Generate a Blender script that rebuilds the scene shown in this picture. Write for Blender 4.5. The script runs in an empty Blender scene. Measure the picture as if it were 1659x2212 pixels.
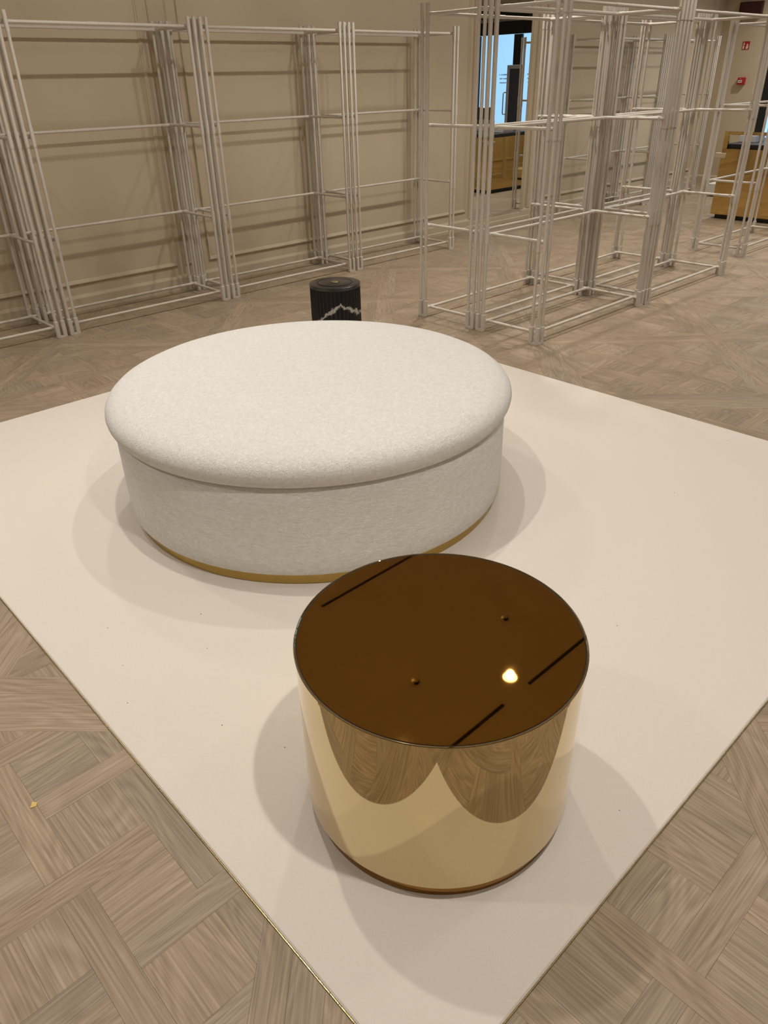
import bpy, math, random
from mathutils import Vector, Matrix
random.seed(7)
R2 = math.sqrt(2)

# ------------------------------------------------------------------ camera
F_PX, YAW, PITCH, ROLL, CAM_H = 1587.6434, 0.7477, 0.5326, -0.0239, 1.55
sc = bpy.context.scene
COL = sc.collection
cy, sy, cp, sp = math.cos(YAW), math.sin(YAW), math.cos(PITCH), math.sin(PITCH)
c_f = Vector((sy * cp, cy * cp, -sp)); c_r = Vector((cy, -sy, 0)); c_u = c_r.cross(c_f)
cr, sr = math.cos(ROLL), math.sin(ROLL)
c_r, c_u = cr * c_r + sr * c_u, -sr * c_r + cr * c_u
cam_d = bpy.data.cameras.new('camera'); cam = bpy.data.objects.new('camera', cam_d); COL.objects.link(cam)
m = Matrix((c_r, c_u, -c_f)).transposed().to_4x4(); m.translation = Vector((0, 0, CAM_H)); cam.matrix_world = m
cam_d.sensor_fit = 'VERTICAL'; cam_d.sensor_height = 24.0; cam_d.lens = F_PX * 24.0 / 2212.0
cam_d.clip_start = 0.02; cam_d.clip_end = 100
sc.camera = cam
def project(p):
    d = Vector(p) - Vector((0, 0, CAM_H)); z = d.dot(c_f)
    return (829.5 + F_PX * d.dot(c_r) / z, 1106 - F_PX * d.dot(c_u) / z, z)

# ------------------------------------------------------------------ world, exposure
world = bpy.data.worlds.new('world'); sc.world = world; world.use_nodes = True
bg = world.node_tree.nodes['Background']
bg.inputs['Color'].default_value = (0.43, 0.73, 1.0, 1); bg.inputs['Strength'].default_value = 1.3
sc.view_settings.view_transform = 'Standard'; sc.view_settings.look = 'None'
sc.view_settings.exposure = 0.0; sc.view_settings.gamma = 1.0; sc.view_settings.use_curve_mapping = False

# lamps: x, y, watts, radius, cone (deg), aim point or None for straight down
CEIL = 3.2
WARM = (1.0, 0.94, 0.87)
POWER = 1.0
LAMPS = [
    (3.382, 2.334, 30, .03, 110, None), (2.306, 2.365, 60, .03, 120, None), (1.07, 2.10, 92, .03, 120, None),
    (-.8, 4.2, 80, .05, 110, None), (.75, 4.2, 78, .05, 110, None), (2.3, 4.2, 84, .05, 110, None), (4.6, 4.2, 145, .05, 110, None),
    (6.1, 4.2, 120, .05, 110, None), (7.6, 4.2, 86, .05, 110, None), (9.1, 4.2, 80, .05, 110, None), (10.6, 4.2, 84, .05, 120, None), (11.9, 4.2, 170, .05, 140, None),
    (-.9, 2.3, 74, .05, 120, None), (5.2, 2.3, 84, .04, 110, None), (6.8, 2.3, 90, .04, 110, None), (8.4, 2.3, 90, .05, 110, None), (10.2, 2.3, 90, .05, 120, None),  # this and the rows below: unseen downlights added as fill light
    (-.6, -.2, 34, .05, 120, None), (.95, .05, 132, .04, 120, None), (2.9, .2, 28, .04, 120, None), (4.6, .2, 80, .05, 120, None), (6.4, .2, 80, .05, 120, None),
    (1.4, -2.2, 60, .05, 120, None), (3.4, -2.2, 50, .05, 120, None), (5.8, -2.2, 50, .05, 120, None),
]
# spots turned to the racked wall
WALLSPOTS = [(2.853 + 1.033*k, 2.78) for k in (-3, -2, -1, 0, 1, 2, 3, 4, 5, 6, 7, 8)]
WALL_W = 55

# ------------------------------------------------------------------ helpers
class MB:
    """collects shapes of one mesh"""
    def __init__(s): s.v = []; s.f = []
    def add(s, vs, fs):
        b = len(s.v); s.v += [tuple(x) for x in vs]; s.f += [tuple(b + i for i in f) for f in fs]; return s
    def box(s, x0, x1, y0, y1, z0, z1):
        return s.add([(x0,y0,z0),(x1,y0,z0),(x1,y1,z0),(x0,y1,z0),(x0,y0,z1),(x1,y0,z1),(x1,y1,z1),(x0,y1,z1)],
              [(0,3,2,1),(4,5,6,7),(0,1,5,4),(1,2,6,5),(2,3,7,6),(3,0,4,7)])
    def cbox(s, x0, x1, y0, y1, z0, z1, b):
        """box with chamfered edges"""
        vs = []; 
        for (z, i) in ((z0, b), (z0 + b, 0), (z1 - b, 0), (z1, b)):
            X0, X1, Y0, Y1 = x0 + i, x1 - i, y0 + i, y1 - i; c = b if i == 0 else b * .5
            vs += [(X0+c,Y0,z),(X1-c,Y0,z),(X1,Y0+c,z),(X1,Y1-c,z),(X1-c,Y1,z),(X0+c,Y1,z),(X0,Y1-c,z),(X0,Y0+c,z)]
        fs = [tuple(range(7, -1, -1)), tuple(range(24, 32))]
        for k in range(3):
            for i in range(8): fs.append((k*8+i, k*8+(i+1) % 8, k*8+8+(i+1) % 8, k*8+8+i))
        return s.add(vs, fs)
    def path(s, pts, rad, seg=10, caps=True):
        """round tube through points, each with its own radius"""
        pts = [Vector(p) for p in pts]; vs = []; n = len(pts)
        up = None
        for i, p in enumerate(pts):
            if i == 0: t = pts[1] - p
            elif i == n - 1: t = p - pts[i-1]
            else:
                a = (p - pts[i-1]); c = (pts[i+1] - p)
                t = (a.normalized() if a.length > 1e-9 else c.normalized()) + (c.normalized() if c.length > 1e-9 else a.normalized())
            t = t.normalized() if t.length > 1e-9 else Vector((0, 0, 1))
            if up is None: up = Vector((0, 0, 1)) if abs(t.z) < .9 else Vector((1, 0, 0))
            x = up.cross(t).normalized(); y = t.cross(x)
            up = y
            r = rad[i] if isinstance(rad, (list, tuple)) else rad
            vs += [p + (x * math.cos(2*math.pi*k/seg) + y * math.sin(2*math.pi*k/seg)) * r for k in range(seg)]
        fs = []
        for i in range(n - 1):
            for k in range(seg): fs.append((i*seg+k, i*seg+(k+1) % seg, (i+1)*seg+(k+1) % seg, (i+1)*seg+k))
        if caps: fs.append(tuple(range(seg-1, -1, -1))); fs.append(tuple((n-1)*seg+k for k in range(seg)))
        return s.add(vs, fs)
    def steps(s, p0, p1, prof, seg=10):
        """straight tube with stepped radii: prof = [(t in metres from p0, r), ...]"""
        p0, p1 = Vector(p0), Vector(p1); d = (p1 - p0).normalized()
        t = d; up = Vector((0, 0, 1)) if abs(t.z) < .9 else Vector((1, 0, 0))
        x = up.cross(t).normalized(); y = t.cross(x); vs = []; fs = []; n = len(prof)
        for (a, r) in prof:
            vs += [p0 + d*a + (x*math.cos(2*math.pi*k/seg) + y*math.sin(2*math.pi*k/seg))*r for k in range(seg)]
        for i in range(n - 1):
            for k in range(seg): fs.append((i*seg+k, i*seg+(k+1) % seg, (i+1)*seg+(k+1) % seg, (i+1)*seg+k))
        fs.append(tuple(range(seg-1, -1, -1))); fs.append(tuple((n-1)*seg+k for k in range(seg)))
        return s.add(vs, fs)
    def lathe(s, prof, seg=64, cx=0, cy=0, cap0=True, cap1=True):
        vs = []; fs = []; n = len(prof)
        for (r, z) in prof:
            vs += [(cx + r*math.cos(2*math.pi*k/seg), cy + r*math.sin(2*math.pi*k/seg), z) for k in range(seg)]
        for i in range(n - 1):
            for k in range(seg): fs.append((i*seg+k, i*seg+(k+1) % seg, (i+1)*seg+(k+1) % seg, (i+1)*seg+k))
        if cap0: fs.append(tuple(range(seg-1, -1, -1)))
        if cap1: fs.append(tuple((n-1)*seg+k for k in range(seg)))
        return s.add(vs, fs)
    def prism(s, poly, axis, a, b):
        """2-D outline extruded along an axis ('x','y','z') from a to b"""
        def P(u, v, w): return (w, u, v) if axis == 'x' else (u, w, v) if axis == 'y' else (u, v, w)
        n = len(poly); vs = [P(u, v, a) for u, v in poly] + [P(u, v, b) for u, v in poly]
        fs = [tuple(range(n-1, -1, -1)), tuple(range(n, 2*n))] + [(i, (i+1) % n, n+(i+1) % n, n+i) for i in range(n)]
        return s.add(vs, fs)
    def mesh(s, name, mat=None, smooth=True, angle=35):
        me = bpy.data.meshes.new(name); me.from_pydata(s.v, [], s.f); me.validate(); me.update()
        import bmesh
        bm = bmesh.new(); bm.from_mesh(me); bmesh.ops.recalc_face_normals(bm, faces=bm.faces); bm.to_mesh(me); bm.free()
        if smooth:
            me.polygons.foreach_set('use_smooth', [True]*len(me.polygons)); me.set_sharp_from_angle(angle=math.radians(angle))
        if mat: me.materials.append(mat)
        return me
    def build(s, name, mat, parent=None, **k): return link(name, s.mesh(name, mat, **k), parent)
def link(name, me, parent=None):
    o = bpy.data.objects.new(name, me); COL.objects.link(o)
    if parent: o.parent = parent
    return o
def empty(name, loc=(0,0,0), rz=0):
    o = bpy.data.objects.new(name, None); COL.objects.link(o); o.location = loc; o.rotation_euler.z = rz; o.empty_display_size = .1
    return o
def tag(o, label=None, cat=None, group=None, kind=None):
    if label: o['label'] = label
    if cat: o['category'] = cat
    if group: o['group'] = group
    if kind: o['kind'] = kind
    return o
def copy_tree(o, parent=None):
    c = o.copy(); COL.objects.link(c); c.parent = parent
    for ch in list(o.children): copy_tree(ch, c)
    return c

# ------------------------------------------------------------------ materials
def mat(name, color=(.8,.8,.8), rough=.5, metal=0.0, spec=.5, coat=0.0, sheen=0.0):
    mt = bpy.data.materials.new(name); mt.use_nodes = True
    b = mt.node_tree.nodes['Principled BSDF']
    b.inputs['Base Color'].default_value = (*color, 1); b.inputs['Roughness'].default_value = rough
    b.inputs['Metallic'].default_value = metal; b.inputs['Specular IOR Level'].default_value = spec
    b.inputs['Coat Weight'].default_value = coat; b.inputs['Sheen Weight'].default_value = sheen
    return mt, mt.node_tree, b
def N(nt, t, **kw):
    n = nt.nodes.new(t)
    for k, v in kw.items():
        if k in n.inputs: n.inputs[k].default_value = v
        else: setattr(n, k, v)
    return n
def bump(nt, b, height, strength=.3, dist=.002):
    bp = N(nt, 'ShaderNodeBump'); bp.inputs['Strength'].default_value = strength; bp.inputs['Distance'].default_value = dist
    nt.links.new(height, bp.inputs['Height']); nt.links.new(bp.outputs['Normal'], b.inputs['Normal']); return bp
def noise_col(nt, b, c0, c1, scale, detail=4, rough=.6, coords='Object', lo=.3, hi=.7):
    tc = N(nt, 'ShaderNodeTexCoord'); nz = N(nt, 'ShaderNodeTexNoise'); nz.inputs['Scale'].default_value = scale
    nz.inputs['Detail'].default_value = detail; nz.inputs['Roughness'].default_value = rough
    nt.links.new(tc.outputs[coords], nz.inputs['Vector'])
    rp = N(nt, 'ShaderNodeValToRGB'); rp.color_ramp.elements[0].color = (*c0, 1); rp.color_ramp.elements[1].color = (*c1, 1)
    rp.color_ramp.elements[0].position = lo; rp.color_ramp.elements[1].position = hi
    nt.links.new(nz.outputs['Fac'], rp.inputs['Fac']); nt.links.new(rp.outputs['Color'], b.inputs['Base Color'])
    return tc, nz

M = {}
# painted wall
M['wall'], nt, b = mat('wall_paint', rough=.75, spec=.25)
tc, nz = noise_col(nt, b, (.53,.445,.320), (.56,.475,.348), 1.3)
n2 = N(nt, 'ShaderNodeTexNoise', Scale=260.0, Detail=3.0); nt.links.new(tc.outputs['Object'], n2.inputs['Vector']); bump(nt, b, n2.outputs['Fac'], .08, .001)
M['ceiling'], nt, b = mat('ceiling_paint', rough=.9, spec=.1)
noise_col(nt, b, (.70,.67,.60), (.74,.71,.64), 2.2)
# powder coated tube
M['tube'], nt, b = mat('powder_coat', rough=.42, spec=.45)
tc, nz = noise_col(nt, b, (.60,.55,.48), (.64,.59,.52), 3.0)
n2 = N(nt, 'ShaderNodeTexNoise', Scale=900.0, Detail=2.0); nt.links.new(tc.outputs['Object'], n2.inputs['Vector']); bump(nt, b, n2.outputs['Fac'], .05, .0005)
# carpet
M['carpet'], nt, b = mat('carpet_wool', rough=.95, spec=.1, sheen=.25)
tc, nz = noise_col(nt, b, (.70,.645,.575), (.78,.72,.645), 420, 5, .75, lo=.25, hi=.75)
n2 = N(nt, 'ShaderNodeTexNoise', Scale=650.0, Detail=4.0, Roughness=.8); nt.links.new(tc.outputs['Object'], n2.inputs['Vector']); bump(nt, b, n2.outputs['Fac'], .35, .003)
M['tuft'], nt, b = mat('carpet_tuft', (.78,.74,.67), rough=.95, spec=.1)
noise_col(nt, b, (.70,.65,.58), (.82,.78,.71), 60)
# boucle
def boucle(name, stretch, coords):
    mt, nt, b = mat(name, rough=.95, spec=.1, sheen=.15)
    tc = N(nt, 'ShaderNodeTexCoord'); mp = N(nt, 'ShaderNodeMapping'); mp.inputs['Scale'].default_value = stretch
    nt.links.new(tc.outputs[coords], mp.inputs['Vector'])
    nz = N(nt, 'ShaderNodeTexNoise', Scale=135.0, Detail=3.0, Roughness=.6, Distortion=1.6); nt.links.new(mp.outputs['Vector'], nz.inputs['Vector'])
    nl = N(nt, 'ShaderNodeTexNoise', Scale=60.0, Detail=2.0, Roughness=.6, Distortion=.8); nt.links.new(mp.outputs['Vector'], nl.inputs['Vector'])
    ad = N(nt, 'ShaderNodeMath', operation='MULTIPLY_ADD'); nt.links.new(nl.outputs['Fac'], ad.inputs[0]); ad.inputs[1].default_value = .5; nt.links.new(nz.outputs['Fac'], ad.inputs[2])
    rp = N(nt, 'ShaderNodeValToRGB'); rp.color_ramp.elements[0].position = .55; rp.color_ramp.elements[1].position = .95
    rp.color_ramp.elements[0].color = (.74,.72,.685,1); rp.color_ramp.elements[1].color = (.88,.87,.85,1)
    nt.links.new(ad.outputs[0], rp.inputs['Fac']); nt.links.new(rp.outputs['Color'], b.inputs['Base Color'])
    bump(nt, b, ad.outputs[0], .8, .0055)
    return mt
M['boucle_top'] = boucle('boucle_top', (1, 1, 1), 'Object'); M['boucle_side'] = boucle('boucle_side', (.38, 1, 1), 'UV')
# metals
def metal(name, col, rough, nscale=0, nstr=0.0):
    mt, nt, b = mat(name, col, rough, 1.0)
    tc, nz = noise_col(nt, b, tuple(c*.96 for c in col), col, 4)
    if nscale:
        n2 = N(nt, 'ShaderNodeTexNoise', Scale=nscale, Detail=2.0); nt.links.new(tc.outputs['Object'], n2.inputs['Vector']); bump(nt, b, n2.outputs['Fac'], nstr, .001)
    return mt
M['gold'] = metal('polished_brass', (.68,.55,.32), .02)
M['bronze_top'] = metal('bronze_mirror', (.33,.165,.034), .02)
M['brass'] = metal('aged_brass', (.52,.36,.11), .22, 40, .05)
M['edge_brass'] = metal('edge_brass', (.60,.46,.20), .3)
M['dark_gap'] = mat('dark_gap', (.012,.010,.009), .6)[0]; noise_col(M['dark_gap'].node_tree, M['dark_gap'].node_tree.nodes['Principled BSDF'], (.010,.009,.008), (.016,.013,.011), 30)
M['desk_gold'] = metal('desk_gold', (.64,.45,.18), .06)
M['mirror'] = metal('mirror_silver', (.86,.87,.86), .008)
M['steel'] = metal('satin_steel', (.50,.50,.50), .3)
# dark marble
M['marble'], nt, b = mat('black_marble', rough=.25, spec=.3)
tc = N(nt, 'ShaderNodeTexCoord'); mp = N(nt, 'ShaderNodeMapping')
nt.links.new(tc.outputs['Object'], mp.inputs['Vector'])
nz = N(nt, 'ShaderNodeTexNoise', Scale=22.0, Detail=5.0, Roughness=.7); nt.links.new(mp.outputs['Vector'], nz.inputs['Vector'])
sx = N(nt, 'ShaderNodeSeparateXYZ'); nt.links.new(tc.outputs['Object'], sx.inputs['Vector'])
# one pale vein that climbs round the front and drops again: |z - (z0 - slope*|x - x0|) - wobble| small
m0 = N(nt, 'ShaderNodeMath', operation='SUBTRACT'); nt.links.new(sx.outputs['X'], m0.inputs[0]); m0.inputs[1].default_value = .050
m1 = N(nt, 'ShaderNodeMath', operation='ABSOLUTE'); nt.links.new(m0.outputs[0], m1.inputs[0])
ma = N(nt, 'ShaderNodeMath', operation='MULTIPLY_ADD'); nt.links.new(m1.outputs[0], ma.inputs[0]); ma.inputs[1].default_value = -.68; ma.inputs[2].default_value = .392
mb_ = N(nt, 'ShaderNodeMath', operation='SUBTRACT'); nt.links.new(sx.outputs['Z'], mb_.inputs[0]); nt.links.new(ma.outputs[0], mb_.inputs[1])
mc = N(nt, 'ShaderNodeMath', operation='MULTIPLY_ADD'); nt.links.new(nz.outputs['Fac'], mc.inputs[0]); mc.inputs[1].default_value = -.10; mc.inputs[2].default_value = .05
md = N(nt, 'ShaderNodeMath', operation='ADD'); nt.links.new(mb_.outputs[0], md.inputs[0]); nt.links.new(mc.outputs[0], md.inputs[1])
me_ = N(nt, 'ShaderNodeMath', operation='ABSOLUTE'); nt.links.new(md.outputs[0], me_.inputs[0])
rp = N(nt, 'ShaderNodeValToRGB'); rp.color_ramp.elements[0].position = .004; rp.color_ramp.elements[0].color = (.42,.39,.35,1)
rp.color_ramp.elements[1].position = .013; rp.color_ramp.elements[1].color = (.004,.0035,.0035,1)
nt.links.new(me_.outputs[0], rp.inputs['Fac']); nt.links.new(rp.outputs['Color'], b.inputs['Base Color'])
def plain(key, col, rough=.5, spec=.5, v=.06, scale=12, metal_=0):
    mt, nt, b = mat(key, col, rough, metal_, spec); noise_col(nt, b, tuple(c*(1-v) for c in col), tuple(min(1, c*(1+v)) for c in col), scale); M[key] = mt
plain('black_top', (.020,.018,.017), .25); plain('black', (.008,.008,.009), .4); plain('white', (.78,.76,.73), .45); plain('grey', (.30,.30,.31), .4)
plain('red', (.38,.012,.014), .4); plain('maroon', (.045,.008,.010), .45); plain('sign_white', (.72,.62,.60), .5); plain('ink', (.12,.12,.12), .6)
plain('screen_dark', (.03,.032,.045), .15); plain('paper', (.62,.64,.72), .6); plain('gold_foil', (.62,.42,.10), .35, .5, .1, 60)
plain('letter_blue', (.22,.40,.60), .6); plain('speck', (.05,.045,.04), .8); plain('subfloor', (.13,.095,.065), .9); plain('pavement', (.30,.32,.34), .9)
# window glass
M['glass'], nt, b = mat('window_glass', rough=.02); nt.nodes.remove(b)
tr = N(nt, 'ShaderNodeBsdfTransparent'); gl = N(nt, 'ShaderNodeBsdfGlossy', Roughness=.02); fr = N(nt, 'ShaderNodeFresnel', IOR=1.35); mx = N(nt, 'ShaderNodeMixShader')
tr.inputs['Color'].default_value = (.93,.97,1,1)
nt.links.new(fr.outputs[0], mx.inputs[0]); nt.links.new(tr.outputs[0], mx.inputs[1]); nt.links.new(gl.outputs[0], mx.inputs[2]); nt.links.new(mx.outputs[0], nt.nodes['Material Output'].inputs['Surface'])
# lamp lens
M['lens'], nt, b = mat('lamp_lens', (.9,.9,.85), .4); b.inputs['Emission Color'].default_value = (1,.88,.72,1); b.inputs['Emission Strength'].default_value = 26
# oak: UV runs along the grain in metres, 'tint' attribute differs from board to board
M['oak'], nt, b = mat('oak', rough=.48, spec=.35)
uv = N(nt, 'ShaderNodeUVMap'); uv.uv_map = 'UVMap'
def mapped(sx_, sy_):
    mp = N(nt, 'ShaderNodeMapping'); mp.inputs['Scale'].default_value = (sx_, sy_, 1); nt.links.new(uv.outputs['UV'], mp.inputs['Vector']); return mp.outputs['Vector']
nA = N(nt, 'ShaderNodeTexNoise', Scale=1.0, Detail=4.0, Roughness=.6, Distortion=.15); nt.links.new(mapped(4, 190), nA.inputs['Vector'])
nB = N(nt, 'ShaderNodeTexNoise', Scale=1.0, Detail=1.0, Roughness=.4, Distortion=.3); nt.links.new(mapped(1.5, 7), nB.inputs['Vector'])
w1 = N(nt, 'ShaderNodeMath', operation='MULTIPLY'); nt.links.new(nB.outputs['Fac'], w1.inputs[0]); w1.inputs[1].default_value = 16.0
w2 = N(nt, 'ShaderNodeMath', operation='SINE'); wp = N(nt, 'ShaderNodeMath', operation='MULTIPLY'); nt.links.new(w1.outputs[0], wp.inputs[0]); wp.inputs[1].default_value = 6.2832; nt.links.new(wp.outputs[0], w2.inputs[0])
nC = N(nt, 'ShaderNodeTexNoise', Scale=1.0, Detail=3.0); nt.links.new(mapped(1.0, 5.0), nC.inputs['Vector'])
s1 = N(nt, 'ShaderNodeMath', operation='MULTIPLY_ADD'); nt.links.new(w2.outputs[0], s1.inputs[0]); s1.inputs[1].default_value = .06; nt.links.new(nA.outputs['Fac'], s1.inputs[2])
s2 = N(nt, 'ShaderNodeMath', operation='MULTIPLY_ADD'); nt.links.new(nC.outputs['Fac'], s2.inputs[0]); s2.inputs[1].default_value = .30; nt.links.new(s1.outputs[0], s2.inputs[2])
rp = N(nt, 'ShaderNodeValToRGB'); e = rp.color_ramp.elements
e[0].position = .40; e[0].color = (.215,.158,.103,1); e[1].position = .95; e[1].color = (.44,.350,.252,1)
e2 = e.new(.66); e2.color = (.320,.247,.172,1)
nt.links.new(s2.outputs[0], rp.inputs['Fac'])
at = N(nt, 'ShaderNodeAttribute'); at.attribute_name = 'tint'
mu = N(nt, 'ShaderNodeMix', data_type='RGBA', blend_type='MULTIPLY'); mu.inputs['Factor'].default_value = 1
nt.links.new(rp.outputs['Color'], mu.inputs['A']); nt.links.new(at.outputs['Color'], mu.inputs['B']); nt.links.new(mu.outputs['Result'], b.inputs['Base Color'])
bump(nt, b, s1.outputs[0], .12, .001)

# ------------------------------------------------------------------ setting: shell
RX0, RX1, RY0, RY1 = -2.2, 12.6, -3.2, 5.98
CX0, CX1, CY0, CY1 = .427, 3.540, .379, 4.065          # carpet
def struct(o, label, cat): return tag(o, label, cat, kind='structure')
floor = MB().box(RX0-.1, RX1+.1, RY0-.1, RY1+.1, -.10, -.011).build('floor', M['subfloor'], smooth=False)
struct(floor, 'oak floor of diagonal woven parquet panels with plank borders', 'floor')
ceil = MB().box(RX0-.1, RX1+.1, RY0-.1, RY1+.1, CEIL+.02, CEIL+.12).build('ceiling', M['ceiling'], smooth=False); struct(ceil, 'plain pale ceiling above the whole sales floor', 'ceiling')
# ceiling skin with lamp openings is not needed: lamps sit 2 cm proud of the slab
wl = MB().box(RX0-.1, RX1+.1, RY1, RY1+.12, -.01, CEIL+.02).build('wall_left', M['wall'], smooth=False); struct(wl, 'long cream wall with moulded panels behind the wall racks', 'wall')
wr = MB().box(RX0-.1, RX1+.1, RY0-.12, RY0, -.01, CEIL+.02).build('wall_right', M['wall'], smooth=False); struct(wr, 'plain cream wall opposite the racked wall', 'wall')
wb = MB().box(RX0-.12, RX0, RY0, RY1, -.01, CEIL+.02).build('wall_rear', M['wall'], smooth=False); struct(wb, 'plain cream wall behind the camera', 'wall')
SF0, SF1, SFT = -.60, 5.20, 2.62
m_ = MB(); m_.box(RX1, RX1+.12, SF1, RY1, -.01, CEIL+.02); m_.box(RX1, RX1+.12, RY0, SF0, -.01, CEIL+.02); m_.box(RX1, RX1+.12, SF0, SF1, SFT, CEIL+.02)
wf = m_.build('wall_far', M['wall'], smooth=False); struct(wf, 'cream end wall round the black-framed shopfront', 'wall')

# baseboards: stepped profile
def baseboard(name, poly, axis, a, b, label):
    return struct(MB().prism(poly, axis, a, b).build(name, M['wall'], angle=20), label, 'baseboard')
def bprof(y, s): return [(y, 0), (y, .117), (y - s*.010, .117), (y - s*.017, .104), (y - s*.021, .096), (y - s*.021, .035), (y - s*.034, .030), (y - s*.034, 0)]
baseboard('baseboard_left', bprof(RY1, 1), 'y', RX0, 7.02, 'cream stepped baseboard under the panels left of the mirror') if False else None
def bb_y(name, x0, x1, label):
    poly = bprof(RY1, 1)                                  # (y, z) outline, extruded along x
    return struct(MB().prism(poly, 'x', x0, x1).build(name, M['wall'], angle=20), label, 'baseboard')
bb_y('baseboard_left', RX0, 7.03, 'cream stepped baseboard under the wall panels left of the mirror')
bb_y('baseboard_right', 7.98, RX1, 'cream stepped baseboard of the racked wall right of the mirror')
struct(MB().prism([(RY1, 0), (RY1, .080), (RY1-.020, .080), (RY1-.021, .035), (RY1-.034, .030), (RY1-.034, 0)], 'x', 7.03, 7.98).build('baseboard_middle', M['wall'], angle=20), 'low cream baseboard directly under the wall mirror', 'baseboard')
struct(MB().prism([(RX1 + 0.0, 0), (RX1, .117), (RX1-.010, .117), (RX1-.021, .096), (RX1-.021, 0)], 'y', SF1+.02, RY1-.034).build('baseboard_far', M['wall'], angle=20), 'cream baseboard under the red fire signs', 'baseboard')

# moulded panel frames on the left wall
def mould(x0, x1, z0, z1, n, label, w=.034, d=.016):
    root = empty('trim_%d' % n, (x0, RY1, z0)); struct(root, label, 'moulding')
    W_, H_ = x1 - x0, z1 - z0
    def prof(o): return [(0, 0), (w, 0), (w-.004, -.006), (w*.62, -.009), (w*.45, -d), (w*.2, -d), (.004, -.007)]
    # bars mitred by simple butt joints
    def bar(horizontal, off, L, flip):
        mb = MB(); pr = prof(0); pts0, pts1 = [], []
        for (a, q) in pr:
            a2 = (w - a) if flip else a
            if horizontal: pts0.append((a if not flip else a, q, off + a2)); pts1.append((L - a, q, off + a2))
            else: pts0.append((off + a2, q, a)); pts1.append((off + a2, q, L - a))
        k = len(pts0); mb.add(pts0 + pts1, [tuple(range(k-1, -1, -1)), tuple(range(k, 2*k))] + [(i, (i+1) % k, k+(i+1) % k, k+i) for i in range(k)])
        return mb
    def strip(pa, pb, inward):
        """mitred strip from corner pa to pb (outer corners), 'inward' unit normal in the wall plane"""
        mb = MB(); ax, az = pa; bx_, bz = pb; L = math.hypot(bx_-ax, bz-az); tx, tz = (bx_-ax)/L, (bz-az)/L; ix, iz = inward
        A, B = [], []
        for (a, q) in prof(0):
            A.append((ax + tx*a + ix*a, q, az + tz*a + iz*a)); B.append((bx_ - tx*a + ix*a, q, bz - tz*a + iz*a))
        k = len(A); mb.add(A + B, [tuple(range(k-1, -1, -1)), tuple(range(k, 2*k))] + [(i, (i+1) % k, k+(i+1) % k, k+i) for i in range(k)])
        return mb
    for (pa, pb, inn) in (((0,0),(W_,0),(0,1)), ((W_,0),(W_,H_),(-1,0)), ((W_,H_),(0,H_),(0,-1)), ((0,H_),(0,0),(1,0))):
        strip(pa, pb, inn).build('moulding_strip', M['wall'], root, angle=25)
    return root
mould(-.30, 3.19, .195, 2.95, 1, 'raised panel moulding behind the two leftmost wall racks')
mould(3.26, 3.43, .195, 2.95, 2, 'narrow upright panel moulding between the two wide wall panels', .022, .012)
mould(3.50, 6.94, .195, 2.95, 3, 'raised panel moulding behind the racks left of the mirror')
mould(8.42, 12.35, .195, 2.95, 4, 'raised panel moulding right of the mirror, behind the far racks')
# pilaster strips by the mirror
for k, (x0, x1, lab) in enumerate(((6.985, 7.03, 'slim fluted jamb strip left of the wall mirror'), (7.985, 8.03, 'slim jamb strip hugging the right edge of the mirror'),
                                   (8.09, 8.16, 'wide raised jamb strip right of the mirror'), (8.24, 8.30, 'outer raised jamb strip right of the mirror'))):
    struct(MB().prism([(x0, RY1), (x0+.004, RY1-.012), (x0+.012, RY1-.02), (x1-.012, RY1-.02), (x1-.004, RY1-.012), (x1, RY1)], 'z', .117, 2.98).build('trim_%d' % (5+k), M['wall'], angle=20), lab, 'moulding')

# ------------------------------------------------------------------ parquet
PITCH_, U0, V0, SW, FW = 1.13, 1.54, .204, .073, .0715
def clip(poly, nx, ny, c):
    """keep nx*x+ny*y <= c"""
    out = []
    for i in range(len(poly)):
        a, b_ = poly[i], poly[(i+1) % len(poly)]; da = nx*a[0]+ny*a[1]-c; db = nx*b_[0]+ny*b_[1]-c
        if da <= 0: out.append(a)
        if (da < 0 < db) or (db < 0 < da):
            t = da/(da-db); out.append((a[0]+(b_[0]-a[0])*t, a[1]+(b_[1]-a[1])*t))
    return out
def area(p): return .5*sum(p[i][0]*p[(i+1) % len(p)][1]-p[(i+1) % len(p)][0]*p[i][1] for i in range(len(p)))
def inset(poly, g):
    q = poly
    for i in range(len(poly)):
        a, b_ = poly[i], poly[(i+1) % len(poly)]; dx, dy = b_[0]-a[0], b_[1]-a[1]; L = math.hypot(dx, dy)
        if L < 1e-7: continue
        nx, ny = dy/L, -dx/L; q = clip(q, nx, ny, nx*a[0]+ny*a[1]-g)
        if len(q) < 3: return []
    return q
BOARDS = []    # (polygon xy, grain angle)
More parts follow.
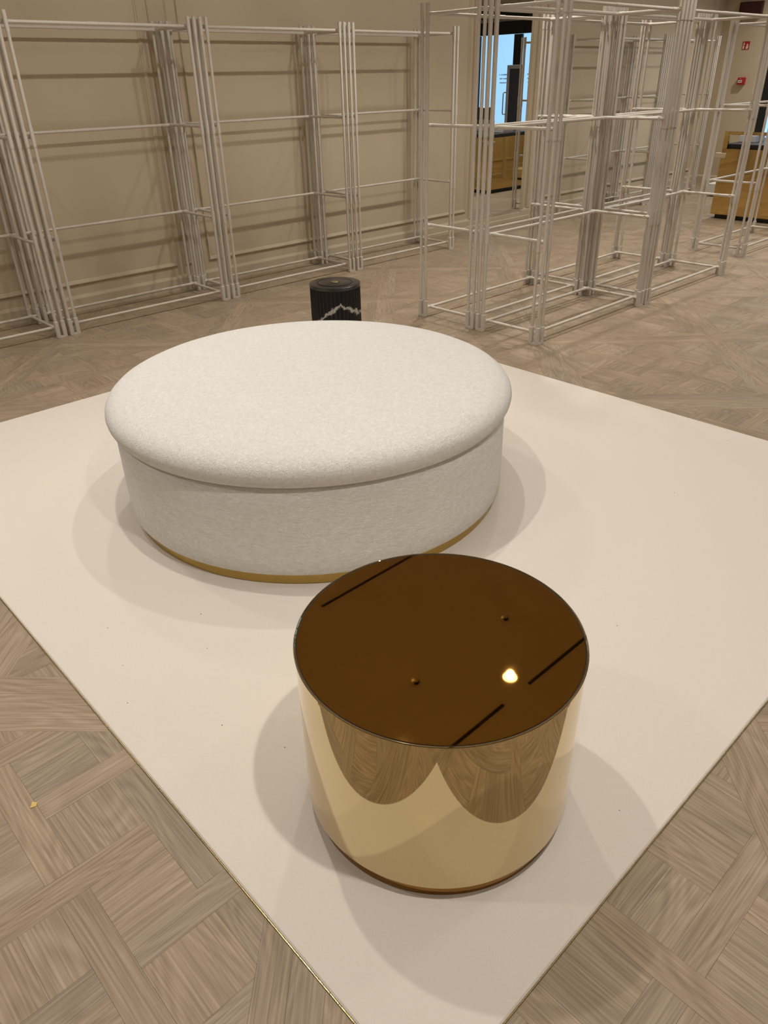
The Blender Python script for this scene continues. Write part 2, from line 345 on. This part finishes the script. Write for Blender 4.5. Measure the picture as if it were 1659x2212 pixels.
def emit(poly, ang):
    if len(poly) < 3: return
    if area(poly) < 0: poly = poly[::-1]
    for (nx, ny, c) in ((-1,0,-RX0), (1,0,RX1), (0,-1,-RY0), (0,1,RY1-.02)):
        poly = clip(poly, nx, ny, c)
        if len(poly) < 3: return
    e_ = .0022
    parts = [clip(poly, 1, 0, CX0-e_), clip(poly, -1, 0, -(CX1+e_))]
    mid = clip(clip(poly, -1, 0, -(CX0-e_)), 1, 0, CX1+e_) if True else []
    if len(mid) >= 3: parts += [clip(mid, 0, 1, CY0-e_), clip(mid, 0, -1, -(CY1+e_))]
    inside = [p for p in parts if len(p) >= 3 and area(p) > 4e-5]
    x0 = min(p[0] for p in poly); x1 = max(p[0] for p in poly); y0 = min(p[1] for p in poly); y1 = max(p[1] for p in poly)
    if x1 < CX0-e_ or x0 > CX1+e_ or y1 < CY0-e_ or y0 > CY1+e_: inside = [poly]
    for p in inside:
        q = inset(p, .00022)
        if len(q) >= 3 and area(q) > 2e-5:
            r = [q[0]]
            for v in q[1:]:
                if math.hypot(v[0]-r[-1][0], v[1]-r[-1][1]) > 2e-4: r.append(v)
            if math.hypot(r[0][0]-r[-1][0], r[0][1]-r[-1][1]) < 2e-4: r.pop()
            if len(r) >= 3: BOARDS.append((r, ang))
def uvp(u0, u1, v0, v1): return [((u-v)/R2, (u+v)/R2) for u, v in ((u0,v0),(u1,v0),(u1,v1),(u0,v1))]
A45, A135 = math.pi/4, 3*math.pi/4
SP, STW = .245, .072
for iu in range(-5, 13):
    for iv in range(-12, 8):
        ul, vl = U0+iu*PITCH_, V0+iv*PITCH_; uh, vh = ul+PITCH_, vl+PITCH_
        cx_, cy_ = ((ul+uh)/2-(vl+vh)/2)/R2, ((ul+uh)/2+(vl+vh)/2)/R2
        if cx_ < RX0-1 or cx_ > RX1+1 or cy_ < RY0-1 or cy_ > RY1+1: continue
        h = SW/2
        emit(uvp(ul-h, ul+h, vl+h, vh-h), A135)                          # stringer on the u line, runs along v
        emit(uvp(ul-h, uh-h, vl-h, vl+h), A45)                           # stringer on the v line
        a, b_, c, d = ul+h, uh-h, vl+h, vh-h
        emit(uvp(a, a+FW, c, d), A135); emit(uvp(b_-FW, b_, c, d), A135)  # panel frame
        emit(uvp(a+FW, b_-FW, c, c+FW), A45); emit(uvp(a+FW, b_-FW, d-FW, d), A45)
        i0, i1, j0, j1 = a+FW, b_-FW, c+FW, d-FW
        def inner(x0, x1, y0, y1, ang):
            p = [(x0,y0),(x1,y0),(x1,y1),(x0,y1)]
            for (nx, ny, cc) in ((-1/R2,-1/R2,-i0), (1/R2,1/R2,i1), (1/R2,-1/R2,-j0), (-1/R2,1/R2,j1)):
                p = clip(p, nx, ny, cc)
                if len(p) < 3: return
            emit(p, ang)
        hs = STW/2
        for i in range(-3, 4):
            for j in range(-3, 4):
                X, Y = cx_+i*SP, cy_+j*SP
                if (i+j) % 2 == 0:      # strip along x passes over here and runs half way into both neighbours
                    inner(X-SP+hs, X+SP-hs, Y-hs, Y+hs, 0)
                else:
                    inner(X-hs, X+hs, Y-SP+hs, Y+SP-hs, math.pi/2)
                # block up-right of the crossing
                bx0, bx1, by0, by1 = X+hs, X+SP-hs, Y+hs, Y+SP-hs
                rr = random.random(); cut = [0, 1] if rr < .62 else [0, random.choice((.45,.5,.55,.4)), 1]
                for k in range(len(cut)-1):
                    if (i+j) % 2: inner(bx0, bx1, by0+(by1-by0)*cut[k], by0+(by1-by0)*cut[k+1], 0)
                    else: inner(bx0+(bx1-bx0)*cut[k], bx0+(bx1-bx0)*cut[k+1], by0, by1, math.pi/2)
def shown(poly):
    pts = []
    for (x, y) in poly:
        px, py, z = project((x, y, 0))
        if z < .25: return 0
        pts.append((min(max(px, 0), 1659), min(max(py, 0), 2212)))
    return abs(area(pts))
BOARDS = [(shown(p), p, a) for p, a in BOARDS]
BOARDS.sort(key=lambda t: -t[0])
def board_mesh(name, items):
    vs, fs, uvs, tint = [], [], [], []
    for (s_, p, a) in items:
        b0 = len(vs); n = len(p); dz = random.uniform(-.0002, .0002); ca, sa = math.cos(a), math.sin(a)
        ou, ov = random.uniform(0, 40), random.uniform(0, 40); l = random.uniform(.88, 1.08); wv = random.uniform(-.018, .020); t = (l*(1+wv), l, l*(1-wv*1.3), 1)
        vs += [(x, y, dz) for x, y in p] + [(x, y, -.011) for x, y in p]
        quad = [tuple(range(n))] + [(i, n+i, n+(i+1) % n, (i+1) % n) for i in range(n)]
        for f in quad:
            fs.append(tuple(b0+i for i in f))
            for i in f:
                x, y = p[i % n]; uvs += [x*ca+y*sa+ou, -x*sa+y*ca+ov]; tint += t
    me = bpy.data.meshes.new(name); me.from_pydata(vs, [], fs)
    ul_ = me.uv_layers.new(name='UVMap'); ul_.data.foreach_set('uv', uvs)
    ca_ = me.color_attributes.new('tint', 'FLOAT_COLOR', 'CORNER'); ca_.data.foreach_set('color', tint)
    me.materials.append(M['oak']); return me
for it in BOARDS[:300]: link('plank', board_mesh('plank', [it]), floor)
rest = link('parquet_planks', board_mesh('parquet_planks', BOARDS[300:]), floor); rest['kind'] = 'stuff'; rest['label'] = 'the smaller and more distant oak parquet boards'

# ------------------------------------------------------------------ carpet
carpet = empty('carpet', (CX0, CY0, 0)); tag(carpet, 'large square cream carpet inset in the parquet with thin brass edging', 'carpet')
CW, CD = CX1-CX0, CY1-CY0
g = .0004
MB().cbox(g, CW-g, g, CD-g, -.011, .0105, .0035).build('carpet_pile', M['carpet'], carpet)
for (x0, x1, y0, y1) in ((-.0020, CW+.0020, -.0020, 0), (-.0020, CW+.0020, CD, CD+.0020), (-.0020, 0, 0, CD), (CW, CW+.0020, 0, CD)):
    MB().box(x0, x1, y0, y1, -.011, .0040).build('brass_edge', M['edge_brass'], carpet, smooth=False)
vs, fs = [], []
def tuft(x, y, ox, oy):
    r = random.uniform(.0004, .0009); hgt = random.uniform(.001, .0052); b0 = len(vs); a0 = random.uniform(0, 6.28)
    for k in range(3): vs.append((x+r*math.cos(a0+k*2.094), y+r*math.sin(a0+k*2.094), .004))
    vs.append((x+ox*random.uniform(-.0005, .0032)+random.uniform(-.0015,.0015), y+oy*random.uniform(-.0005, .0032)+random.uniform(-.0015,.0015), .0052+hgt))
    fs.extend([(b0, b0+1, b0+3), (b0+1, b0+2, b0+3), (b0+2, b0, b0+3)])
for _ in range(15000): tuft(g+random.random()**2.2*.030, g+random.random()*(CD-2*g), -1, 0)
for _ in range(15000): tuft(g+random.random()*(CW-2*g), g+random.random()**2.2*.030, 0, -1)
for _ in range(5000): tuft(CW-g-random.random()**2.2*.02, g+random.random()*(CD-2*g), 1, 0)
for _ in range(5000): tuft(g+random.random()*(CW-2*g), CD-g-random.random()**2.2*.02, 0, 1)
me = bpy.data.meshes.new('edge_tufts'); me.from_pydata(vs, [], fs); me.materials.append(M['tuft'])
et = link('edge_tufts', me, carpet); et['kind'] = 'stuff'; et['label'] = 'fuzzy cut pile along the carpet edge'

# ------------------------------------------------------------------ display racks
RW, RD, RH = 1.3588, .5365, 1.950
TA, TB = .0130, .0600                 # tube centres from the outer corner
LEV = (.066, .645, 1.275, 1.895)
TR = .0108
def upright_mesh():
    prof = [(.10, TR), (.117, TR)]
    for z in LEV[1:]:
        s0, s1_ = z-.058, (z+.042 if z < 1.8 else RH)
        prof += [(s0, TR), (s0, TR*1.2), (s1_, TR*1.2)] + ([(s1_, TR)] if z < 1.8 else [])
    return MB().steps((0,0,0), (0,0,1), [(a, r) for a, r in prof], 12).mesh('upright', M['tube'])
def foot_mesh():
    mb = MB(); h_ = .0135
    for (x, y) in ((TA,TA),(TB,TA),(TA,TB)): mb.cbox(x-h_, x+h_, y-h_, y+h_, 0, .118, .003)
    mb.box(TA, TB, TA-h_+.0005, TA+h_-.0005, .0, .013); mb.box(TA-h_+.0005, TA+h_-.0005, TA, TB, .0, .013)
    return mb.mesh('foot', M['tube'])
def joint_mesh():
    mb = MB(); r = TR*1.02
    mb.steps((TB, TB, 0), (TB, TA, 0), [(-.012, r), (TB-TA-.004, r)], 10); mb.steps((TB, TB, 0), (TA, TB, 0), [(-.012, r), (TB-TA-.004, r)], 10)
    mb.lathe([(.004, -r*1.05), (r*1.08, -r*.6), (r*1.08, r*.6), (.004, r*1.05)], 10, TB, TB)
    return mb.mesh('corner_joint', M['tube'])
def bar_mesh(L):
    r = TR*.92
    return MB().steps((0,0,0), (1,0,0), [(.0, r*1.14), (.055, r*1.14), (.055, r), (L*.42, r), (L*.42, r*1.14), (L*.48, r*1.14), (L*.48, r*1.06), (L-.055, r*1.06), (L-.055, r*1.18), (L, r*1.18)], 12).mesh('bar', M['tube'])
def make_rack():
    root = empty('display_rack')
    um, fm, jm, bl, bs = upright_mesh(), foot_mesh(), joint_mesh(), bar_mesh(RW-2*TB), bar_mesh(RD-2*TB)
    for (mxx, myy) in ((0,0),(1,0),(1,1),(0,1)):
        def T(x, y): return ((RW-x) if mxx else x, (RD-y) if myy else y)
        for (x, y) in ((TA,TA),(TB,TA),(TA,TB)):
            o = link('upright', um, root); X, Y = T(x, y); o.location = (X, Y, 0)
        f = link('foot', fm, root); rz = {(0,0): 0, (1,0): math.pi/2, (1,1): math.pi, (0,1): -math.pi/2}[(mxx, myy)]
        f.location = (RW if mxx else 0, RD if myy else 0, 0); f.rotation_euler.z = rz
        for z in LEV:
            j = link('corner_joint', jm, root); j.location = (RW if mxx else 0, RD if myy else 0, z); j.rotation_euler.z = rz
    for k, z in enumerate(LEV):
        for y in ((TB, RD-TB) if k in (0, 3) else (RD-TB,)):
            o = link('long_bar', bl, root); o.location = (TB, y, z)
        for x in (TB, RW-TB):
            o = link('side_bar', bs, root); o.location = (x, TB, z); o.rotation_euler.z = math.pi/2
    return root
rack0 = make_rack(); used = [False]
def rack(x, y, rot, label, group):
    o = rack0 if not used[0] else copy_tree(rack0); used[0] = True
    o.location = (x, y, 0) if not rot else (x+RW, y+RD, 0); o.rotation_euler.z = math.pi if rot else 0
    tag(o, label, 'rack', group); return o
X1, YW, GAP = 1.9326, 5.351, .024
gw = 'racks along the panelled wall'; gi = 'racks standing back to back in the island'
rack(X1-GAP-RW, YW, 0, 'off-white tubular rack cut off by the left edge of the photo', gw)
rack(X1, YW, 0, 'off-white tubular wall rack, first complete one from the left edge', gw)
rack(X1+RW+GAP, YW, 0, 'off-white tubular wall rack directly behind the small black table', gw)
rack(X1+2*(RW+GAP), YW, 0, 'off-white tubular wall rack ending just left of the tall mirror', gw)
rack(8.585, YW, 0, 'off-white tubular wall rack just right of the tall mirror', gw)
rack(8.585+RW+GAP, YW, 0, 'off-white tubular wall rack in the far corner by the fire signs', gw)
XI, YI, GB = 3.993, 2.776, .020
rack(XI, YI, 0, 'off-white tubular island rack with the post nearest the carpet corner', gi)
rack(XI+RW+GAP, YI, 0, 'off-white tubular island rack second from the carpet, on the open floor side', gi)
rack(XI, YI+RD+GB, 1, 'off-white tubular island rack nearest the black table, open towards the wall', gi)
rack(XI+RW+GAP, YI+RD+GB, 1, 'off-white tubular island rack farther from the carpet, open towards the mirror', gi)
rack(7.52, 2.965, 0, 'off-white tubular rack standing alone before the gold cash desk', 'free standing racks')

# ------------------------------------------------------------------ ottoman
OX, OY = 1.761, 2.322
ott = empty('ottoman', (OX, OY, .0106)); tag(ott, 'large round white boucle ottoman with brass plinth on the cream carpet', 'ottoman')
def lathe_uv(name, prof, mt, parent, seg=160, cap0=True, cap1=True, radial=False):
    mb = MB().lathe(prof, seg, 0, 0, cap0, cap1); me = mb.mesh(name, mt, True, 60)
    ul_ = me.uv_layers.new(name='UVMap'); arc = [0]
    for i in range(1, len(prof)): arc.append(arc[-1]+math.hypot(prof[i][0]-prof[i-1][0], prof[i][1]-prof[i-1][1]))
    for p in me.polygons:
        ks = [me.loops[li].vertex_index % seg for li in p.loop_indices]; wrap = max(ks)-min(ks) > seg/2 and len(ks) <= 4
        for li in p.loop_indices:
            vi = me.loops[li].vertex_index; k = vi % seg; ring = vi // seg
            co = me.vertices[vi].co
            if radial: ul_.data[li].uv = (co.x, co.y)
            else: ul_.data[li].uv = ((k+(seg if wrap and k < seg/2 else 0))/seg*2*math.pi*.8, arc[ring])
    o = link(name, me, parent); return o
MB().lathe([(.772, 0), (.778, .003), (.778, .050), (.76, .052)], 128).build('plinth', M['brass'], ott)
lathe_uv('body', [(.76, .046), (.792, .047), (.796, .053), (.797, .12), (.797, .33), (.794, .392), (.788, .398)], M['boucle_side'], ott)
cush = [(.785, .392), (.802, .400), (.812, .412), (.819, .428), (.8215, .442), (.8185, .458), (.809, .474), (.792, .489), (.764, .502), (.72, .5115), (.65, .519), (.55, .525), (.40, .530), (.2, .533), (.03, .534)]
# the cushion is mapped by its side on the roll and flat on top
lathe_uv('cushion', cush, M['boucle_top'], ott, radial=True)
MB().lathe([(.7935, .391), (.7975, .393), (.799, .397), (.796, .400), (.792, .400)], 160).build('seam', M['boucle_side'], ott)
bpy.data.objects['seam'].data.uv_layers.new(name='UVMap')

# ------------------------------------------------------------------ gold drum table
DX, DY = .9456, .849
drum = empty('side_table', (DX, DY, .0106)); tag(drum, 'polished gold drum side table with bronze mirror top, nearest the camera', 'table')
Rr, ZB, ZT = .3205, .041, .4765
MB().lathe([(.307, 0), (.309, .002), (.309, ZB-.002), (.28, ZB+.002)], 160).build('base', M['bronze_top'], drum, angle=25)
MB().lathe([(.29, ZB), (Rr-.0015, ZB), (Rr, ZB+.0015), (Rr, ZT-.010), (Rr-.004, ZT-.010)], 256, cap1=False).build('drum_body', M['gold'], drum, angle=25)
MB().lathe([(Rr-.004, ZT-.0102), (Rr+.0018, ZT-.0100), (Rr+.0026, ZT-.0092), (Rr+.0026, ZT-.0014), (Rr+.0012, ZT), (Rr-.0004, ZT), (Rr-.0012, ZT-.0010), (Rr-.0012, ZT-.0102)], 256, cap0=False, cap1=False).build('rim', M['gold'], drum, angle=25)
MB().lathe([(Rr-.0036, ZT-.010), (Rr-.0013, ZT-.010), (Rr-.0013, ZT-.0022), (Rr-.0036, ZT-.0022)], 256, cap0=False, cap1=False).build('gap_ring', M['dark_gap'], drum)
MB().lathe([(.30, ZT-.012), (Rr-.0038, ZT-.012), (Rr-.0038, ZT-.0018), (Rr-.0046, ZT-.0010), (.30, ZT-.0010), (.1, ZT-.0010)], 256).build('mirror_top', M['bronze_top'], drum, angle=20)

# ------------------------------------------------------------------ black fluted table behind the ottoman
BX, BY, BR = 2.864, 3.474, .1515
btab = empty('fluted_table', (BX, BY, .0106)); tag(btab, 'small black fluted marble drum table standing behind the white ottoman', 'table')
btab.rotation_euler.z = -math.radians(49)
nfl = 44; outline = []
for k in range(nfl):
    for t in range(6):
        a = 2*math.pi*(k+t/6)/nfl; outline.append(((BR-.0035*abs(math.sin(math.pi*t/6))**.6 if t else BR)*math.cos(a), (BR-.0035*abs(math.sin(math.pi*t/6))**.6 if t else BR)*math.sin(a)))
MB().prism(outline, 'z', 0, .476).build('fluted_body', M['marble'], btab, angle=40)
MB().lathe([(.09, .476), (BR, .476), (BR+.001, .478), (BR+.001, .4925), (BR-.002, .494), (.107, .494)], 96).build('top_ring', M['black_top'], btab)
MB().lathe([(.1045, .4925), (.1015, .4925), (.1015, .4965), (.1045, .4965), (.1045, .4925)], 96, cap0=False, cap1=False).build('groove_ring', M['black'], btab)
MB().lathe([(.01, .494), (.099, .494), (.1000, .4945), (.1000, .4955), (.098, .4965), (.03, .4965)], 96).build('lid', M['black_top'], btab)
MB().lathe([(.028, .4962), (.028, .4985), (.024, .4985), (.024, .4962)], 48, cap0=False, cap1=False).build('button_ring', M['black'], btab)
MB().lathe([(.005, .496), (.0235, .496), (.0235, .4985), (.022, .4992), (.003, .4992)], 48).build('brass_button', M['edge_brass'], btab)

# ------------------------------------------------------------------ mirror
mir = empty('wall_mirror', (7.03, RY1, .08)); tag(mir, 'tall wall mirror between moulded jambs, reflecting the shop door and cash desk', 'mirror')
MB().box(.0, .95, -.010, -.0005, .0, 2.75).build('mirror_pane', M['mirror'], mir, smooth=False)
MB().prism([(.935, -.010), (.938, -.016), (.952, -.016), (.952, -.0005), (.935, -.0005)], 'z', 0, 2.75).build('edge_bead', M['wall'], mir)
MB().prism([(-.002, -.0005), (-.002, -.016), (.012, -.016), (.015, -.010), (.015, -.0005)], 'z', 0, 2.75).build('edge_bead', M['wall'], mir)

# ------------------------------------------------------------------ shopfront
front = empty('window_1', (RX1, SF0, 0)); struct(front, 'black-framed glass shopfront with double doors in the end wall', 'window')
L_ = SF1-SF0
def FB(name, y0, y1, z0, z1, x0=.02, x1=.09, mt='black', par=None): return MB().cbox(x0, x1, y0-SF0, y1-SF0, z0, z1, .003).build(name, M[mt], par or front, angle=20)
FB('head_rail', SF0, SF1, 2.20, 2.398); FB('head_band', SF0, SF1, 2.400, 2.446, .005, .09, 'grey'); FB('top_rail', SF0, SF1, 2.448, SFT)
FB('sill_rail', SF0, SF1, .0, .10)
for (y0, y1) in ((SF0, SF0+.11), (1.09, 1.20), (3.16, 3.27), (5.09, 5.20)): FB('mullion', y0, y1, .10, 2.20)
for (y0, y1) in ((SF0+.11, 1.09), (3.27, 5.09)): FB('pane', y0, y1, .10, 2.20, .05, .058, 'glass')
for (y0, y1, lock) in ((1.205, 2.175, 1), (2.185, 3.155, 0)):
    leaf = empty('door_leaf', (0, y0-SF0, .1)); leaf.parent = front; w = y1-y0
    MB().cbox(.03, .08, 0, .085, 0, 2.095, .003).build('stile', M['black'], leaf); MB().cbox(.03, .08, w-.085, w, 0, 2.095, .003).build('stile', M['black'], leaf)
    MB().cbox(.03, .08, .085, w-.085, 0, .12, .003).build('bottom_rail', M['black'], leaf)
    MB().box(.052, .06, .085, w-.085, .12, 2.095).build('glass_sheet', M['glass'], leaf, smooth=False)
    yh = w-.205 if lock else .075; ya = w-.09 if lock else .02
    MB().path([(.03, ya, .82), (-.03, yh, .82), (-.045, yh, .84), (-.045, yh, 1.16), (-.03, yh, 1.18), (.03, ya, 1.18)], .011, 10).build('pull_handle', M['steel'], leaf)
# lettering on the glass (too small to read in the photo): rows of short strokes
for (z, segs) in ((1.567, ((1.775, 1.80), (1.815, 1.99), (2.42, 2.49))), (1.503, ((1.79, 1.845), (1.855, 1.875), (1.885, 1.96), (2.43, 2.50))), (1.437, ((1.79, 1.955), (2.44, 2.48)))):
    mb = MB()
    for (a, b_) in segs:
        y = a
        while y < b_-.004:
            w = random.uniform(.006, .012); hh = random.choice((.014, .018, .021)); mb.box(RX1+.0495, RX1+.0515, y, min(y+w, b_), z-hh/2, z-hh/2+hh); y += w+.004
    o = mb.build('glass_lettering', M['letter_blue'], None, smooth=False); o.parent = front; o.location = (-RX1, -SF0, 0); o['kind'] = 'stuff'; o['label'] = 'row of tiny lettering on the glass'
pv = MB().box(RX1+.12, RX1+9, -14, 16, -.12, -.02).build('pavement', M['pavement'], smooth=False); struct(pv, 'grey pavement outside the shopfront', 'pavement')

# anti-theft gate by the door
gate = empty('security_gate', (11.95, 2.52, 0)); tag(gate, 'grey anti-theft gate with dark panel standing inside the shop door', 'gate')
MB().cbox(-.10, .10, -.02, .36, 0, .03, .006).build('base_plate', M['grey'], gate)
MB().cbox(-.02, .02, 0, .055, .03, 1.71, .006).build('post', M['grey'], gate); MB().cbox(-.02, .02, .285, .34, .03, 1.71, .006).build('post', M['grey'], gate)
MB().cbox(-.02, .02, .055, .285, 1.65, 1.71, .006).build('top_rail', M['grey'], gate)
for z in (.62, .70, .78): MB().cbox(-.012, .012, .055, .285, z, z+.025, .004).build('cross_rail', M['grey'], gate)
MB().box(-.006, .006, .055, .285, .82, 1.65).build('dark_panel', M['screen_dark'], gate, smooth=False)
MB().box(-.006, .006, .055, .285, .03, .60).build('lower_panel', M['screen_dark'], gate, smooth=False)

# ------------------------------------------------------------------ cash desk
DKX0, DKX1, DKY0, DKY1 = 9.46, 10.75, 2.30, 4.225
desk = empty('cash_desk', (DKX0, DKY0, 0)); tag(desk, 'mirror-polished gold cash desk with black worktop behind the racks', 'desk')
W_, D_ = DKX1-DKX0, DKY1-DKY0
MB().box(.05, W_-.05, .05, D_-.04, 0, .05).build('kick_base', M['black'], desk, smooth=False)
MB().cbox(0, W_, 0, D_, .05, .765, .002).build('desk_body', M['desk_gold'], desk, angle=20)
MB().cbox(.03, W_, 0, D_, .766, .812, .004).build('worktop', M['black'], desk, angle=20)
fr_ = empty('front_screen', (0, 0, .766)); fr_.parent = desk
MB().cbox(-.005, .025, D_-.055, D_, 0, .178, .002).build('stile', M['desk_gold'], fr_); MB().cbox(-.005, .025, 0, .05, 0, .178, .002).build('stile', M['desk_gold'], fr_)
MB().cbox(-.005, .025, .05, D_-.055, .143, .178, .002).build('rail', M['desk_gold'], fr_)
tray = MB().cbox(DKX0-.012, DKX0+.05, DKY1-.06, DKY1+.07, .664, .718, .004).build('side_shelf', M['wall'], desk, angle=20); tray.location = (-DKX0, -DKY0, 0)
# papers, monitor and box on the worktop
t = empty('monitor', (9.95, 3.62, .812)); tag(t, 'dark monitor on the gold cash desk seen through its gold frame', 'monitor')
MB().cbox(-.08, .08, -.1, .1, 0, .012, .003).build('stand_foot', M['black'], t); MB().cbox(-.015, .015, -.02, .02, .012, .10, .003).build('stand_neck', M['black'], t); MB().cbox(-.02, .02, -.25, .25, .07, .33, .006).build('screen', M['screen_dark'], t)
t = MB().cbox(9.80, 10.05, 4.00, 4.19, .8125, .885, .004).build('paper_stack', M['paper'], angle=20); tag(t, 'pale stack of papers at the corner of the cash desk', 'papers')
# white display plinth behind
pl = empty('display_plinth', (11.2, 4.05, 0)); tag(pl, 'low white display plinth on a black base beyond the cash desk', 'plinth')
MB().box(.03, .97, .03, 1.03, 0, .032).build('recessed_base', M['black'], pl, smooth=False); MB().cbox(0, 1.0, 0, 1.07, .032, .168, .004).build('plinth_block', M['white'], pl, angle=20)

# ------------------------------------------------------------------ signs on the end wall
def YZ(mb, pts, x0, x1):     # outline in (y, z) extruded along x
    return mb.prism(pts, 'x', x0, x1)
sg = empty('fire_sign', (RX1, 5.568, 1.810)); tag(sg, 'upper red sign with white alarm pictograms on the end wall', 'sign')
MB().cbox(-.006, -.0005, -.051, .051, 0, .100, .001).build('sign_plate', M['red'], sg, angle=20)
# y decreases to the right in view
YZ(MB(), [(.043, .056), (.018, .056), (.030, .093)], -.0075, -.006).build('flame_mark', M['sign_white'], sg, smooth=False)
YZ(MB(), [(.043, .008), (.022, .008), (.022, .047), (.043, .047)], -.0075, -.006).build('button_mark', M['sign_white'], sg, smooth=False)
YZ(MB(), [(-.006, .006), (-.034, .008), (-.038, .036), (-.028, .068), (-.012, .070), (-.010, .040), (-.003, .032)], -.0075, -.006).build('hand_mark', M['sign_white'], sg, smooth=False)
cpn = empty('call_point', (RX1, 5.525, 1.363)); tag(cpn, 'lower red fire call point box with white window on the end wall', 'call point')
MB().cbox(-.045, -.0005, -.055, .055, 0, .093, .005).build('housing', M['red'], cpn)
MB().box(-.0465, -.045, -.018, .043, .026, .060).build('window_label', M['sign_white'], cpn, smooth=False)
MB().box(-.0475, -.0465, -.008, .034, .039, .047).build('print_line', M['ink'], cpn, smooth=False)
MB().prism([(.008+.005*math.cos(a*math.pi/6), .078+.005*math.sin(a*math.pi/6)) for a in range(12)], 'x', -.0465, -.045).build('indicator', M['sign_white'], cpn)
mb = MB().cbox(RX1-.05, RX1-.0005, 5.42, 5.75, 2.20, 2.389, .004).build('exit_panel', M['maroon'], angle=20); tag(mb, 'dark maroon panel high on the end wall above the fire signs', 'sign')

# ------------------------------------------------------------------ floor bits
o = MB().add([(0,0,.0005),(.013,-.004,.0005),(.020,.004,.0005),(.011,.013,.0005),(0,0,.0022),(.013,-.004,.0018),(.020,.004,.0024),(.011,.013,.005)],
     [(3,2,1,0),(4,5,6,7),(0,1,5,4),(1,2,6,5),(2,3,7,6),(3,0,4,7)]).build('foil_scrap', M['gold_foil'], smooth=False)
o.location = (.166, 1.502, 0); tag(o, 'tiny crumpled gold foil scrap lying on the parquet at left', 'scrap')
for k, (x, y) in enumerate(((.572,1.815),(.507,1.657),(.878,1.865),(.656,1.391),(.733,1.204),(1.806,.852),(1.195,.475),(1.534,1.113),(3.408,1.222),(.80,1.70),(.62,2.02),(2.75,1.15))):
    r = random.uniform(.0012, .0019)
    mb = MB(); n = 7
    mb.add([(r*random.uniform(.7, 1.5)*math.cos(6.283*i/n), r*random.uniform(.7, 1.4)*math.sin(6.283*i/n), 0) for i in range(n)] + [(0, 0, .0020)], [tuple(range(n-1, -1, -1))] + [(i, (i+1) % n, n) for i in range(n)])
    o = mb.build('dirt_speck', M['speck'], smooth=False); o.location = (x, y, .0104); tag(o, 'tiny dark crumb lying on the cream carpet', 'crumb', 'dark crumbs scattered on the carpet')

# ------------------------------------------------------------------ ceiling fittings
def zc(d): return CEIL + .02 - d
lamp0 = None
lm_ring = MB().lathe([(.050, zc(.0)-CEIL), (.072, zc(.0)-CEIL), (.074, zc(.003)-CEIL), (.070, zc(.007)-CEIL), (.058, zc(.009)-CEIL), (.052, zc(.006)-CEIL), (.050, zc(.0)-CEIL)], 40, cap0=False, cap1=False).mesh('trim_ring', M['white'])
lm_lens = MB().lathe([(.003, zc(.0)-CEIL), (.0515, zc(.0)-CEIL), (.0515, zc(.004)-CEIL), (.03, zc(.0055)-CEIL), (.003, zc(.006)-CEIL)], 40).mesh('lens', M['lens'])
def beam(root, wt, rad, ang, loc, aim=None):
    ld = bpy.data.lights.new('downlight_beam', 'SPOT'); ld.energy = wt * POWER; ld.color = WARM; ld.shadow_soft_size = rad; ld.spot_size = math.radians(ang); ld.spot_blend = .9
    lo = bpy.data.objects.new('downlight_beam', ld); COL.objects.link(lo); lo.parent = root; lo.location = loc
    if aim: lo.rotation_euler = Vector(aim).to_track_quat('-Z', 'Y').to_euler()
for k, (x, y, wt, rad, ang, aim) in enumerate(LAMPS):
    root = empty('recessed_downlight', (x, y, CEIL)); tag(root, 'bright recessed ceiling downlight mirrored in the gold table top', 'downlight', 'recessed ceiling downlights')
    if k: root['label'] = 'round white recessed downlight out of frame, some read from shadows, some added as fill'
    link('trim_ring', lm_ring, root); link('lens', lm_lens, root)
    beam(root, wt, rad, ang, (0, 0, .012 - rad*.8))
for (x0, x1, y, lab) in ((2.938, 6.2, 3.962, 'long black linear slot in the ceiling towards the wall racks'), (3.424, 6.4, 2.196, 'black linear ceiling slot starting beyond the bright downlight'), (.40, 3.134, 2.196, 'black linear ceiling slot ending before the bright downlight')):
    o = MB().cbox(x0, x1, y-.012, y+.012, CEIL+.012, CEIL+.0199, .002).build('ceiling_slot', M['black'], angle=20); tag(o, lab, 'slot')
for (x, y) in WALLSPOTS:
    root = empty('ceiling_spot', (x, y, CEIL)); tag(root, 'small recessed ceiling spot turned to the racked wall, out of frame', 'spotlight', 'ceiling spots aimed at the wall')
    if abs(x-2.853) < .01: root['label'] = 'small dark-rimmed ceiling spot mirrored left of centre in the table top'
    if abs(x-3.886) < .01: root['label'] = 'small dark-rimmed ceiling spot mirrored in the rear half of the table top'
    MB().lathe([(.026, .0199), (.042, .0199), (.043, .016), (.037, .012), (.028, .013), (.026, .0199)], 32, cap0=False, cap1=False).build('trim_ring', M['ceiling'], root)
    # hood: a half shell below the ceiling on the room side that hides the bulb and leaves the wall side open
    mb = MB(); n = 10; vs = []
    for (r, z) in ((.026, .0198), (.026, -.012), (.024, -.012), (.024, .0198)):
        for i in range(n+1):
            a_ = math.pi*(1.10 + .80*i/n); vs.append((r*math.cos(a_), r*math.sin(a_), z))
    fs = [(q*(n+1)+i, q*(n+1)+i+1, ((q+1) % 4)*(n+1)+i+1, ((q+1) % 4)*(n+1)+i) for q in range(4) for i in range(n)] + [(0, n+1, 2*(n+1), 3*(n+1)), (n, 2*n+1, 3*n+2, 4*n+3)]
    mb.add(vs, fs).build('lamp_hood', M['black'], root, smooth=False)
    beam(root, WALL_W * (.8 if x > 6.5 else 1), .022, 54, (0, .006, .002), (0, 3.2, -1.3))
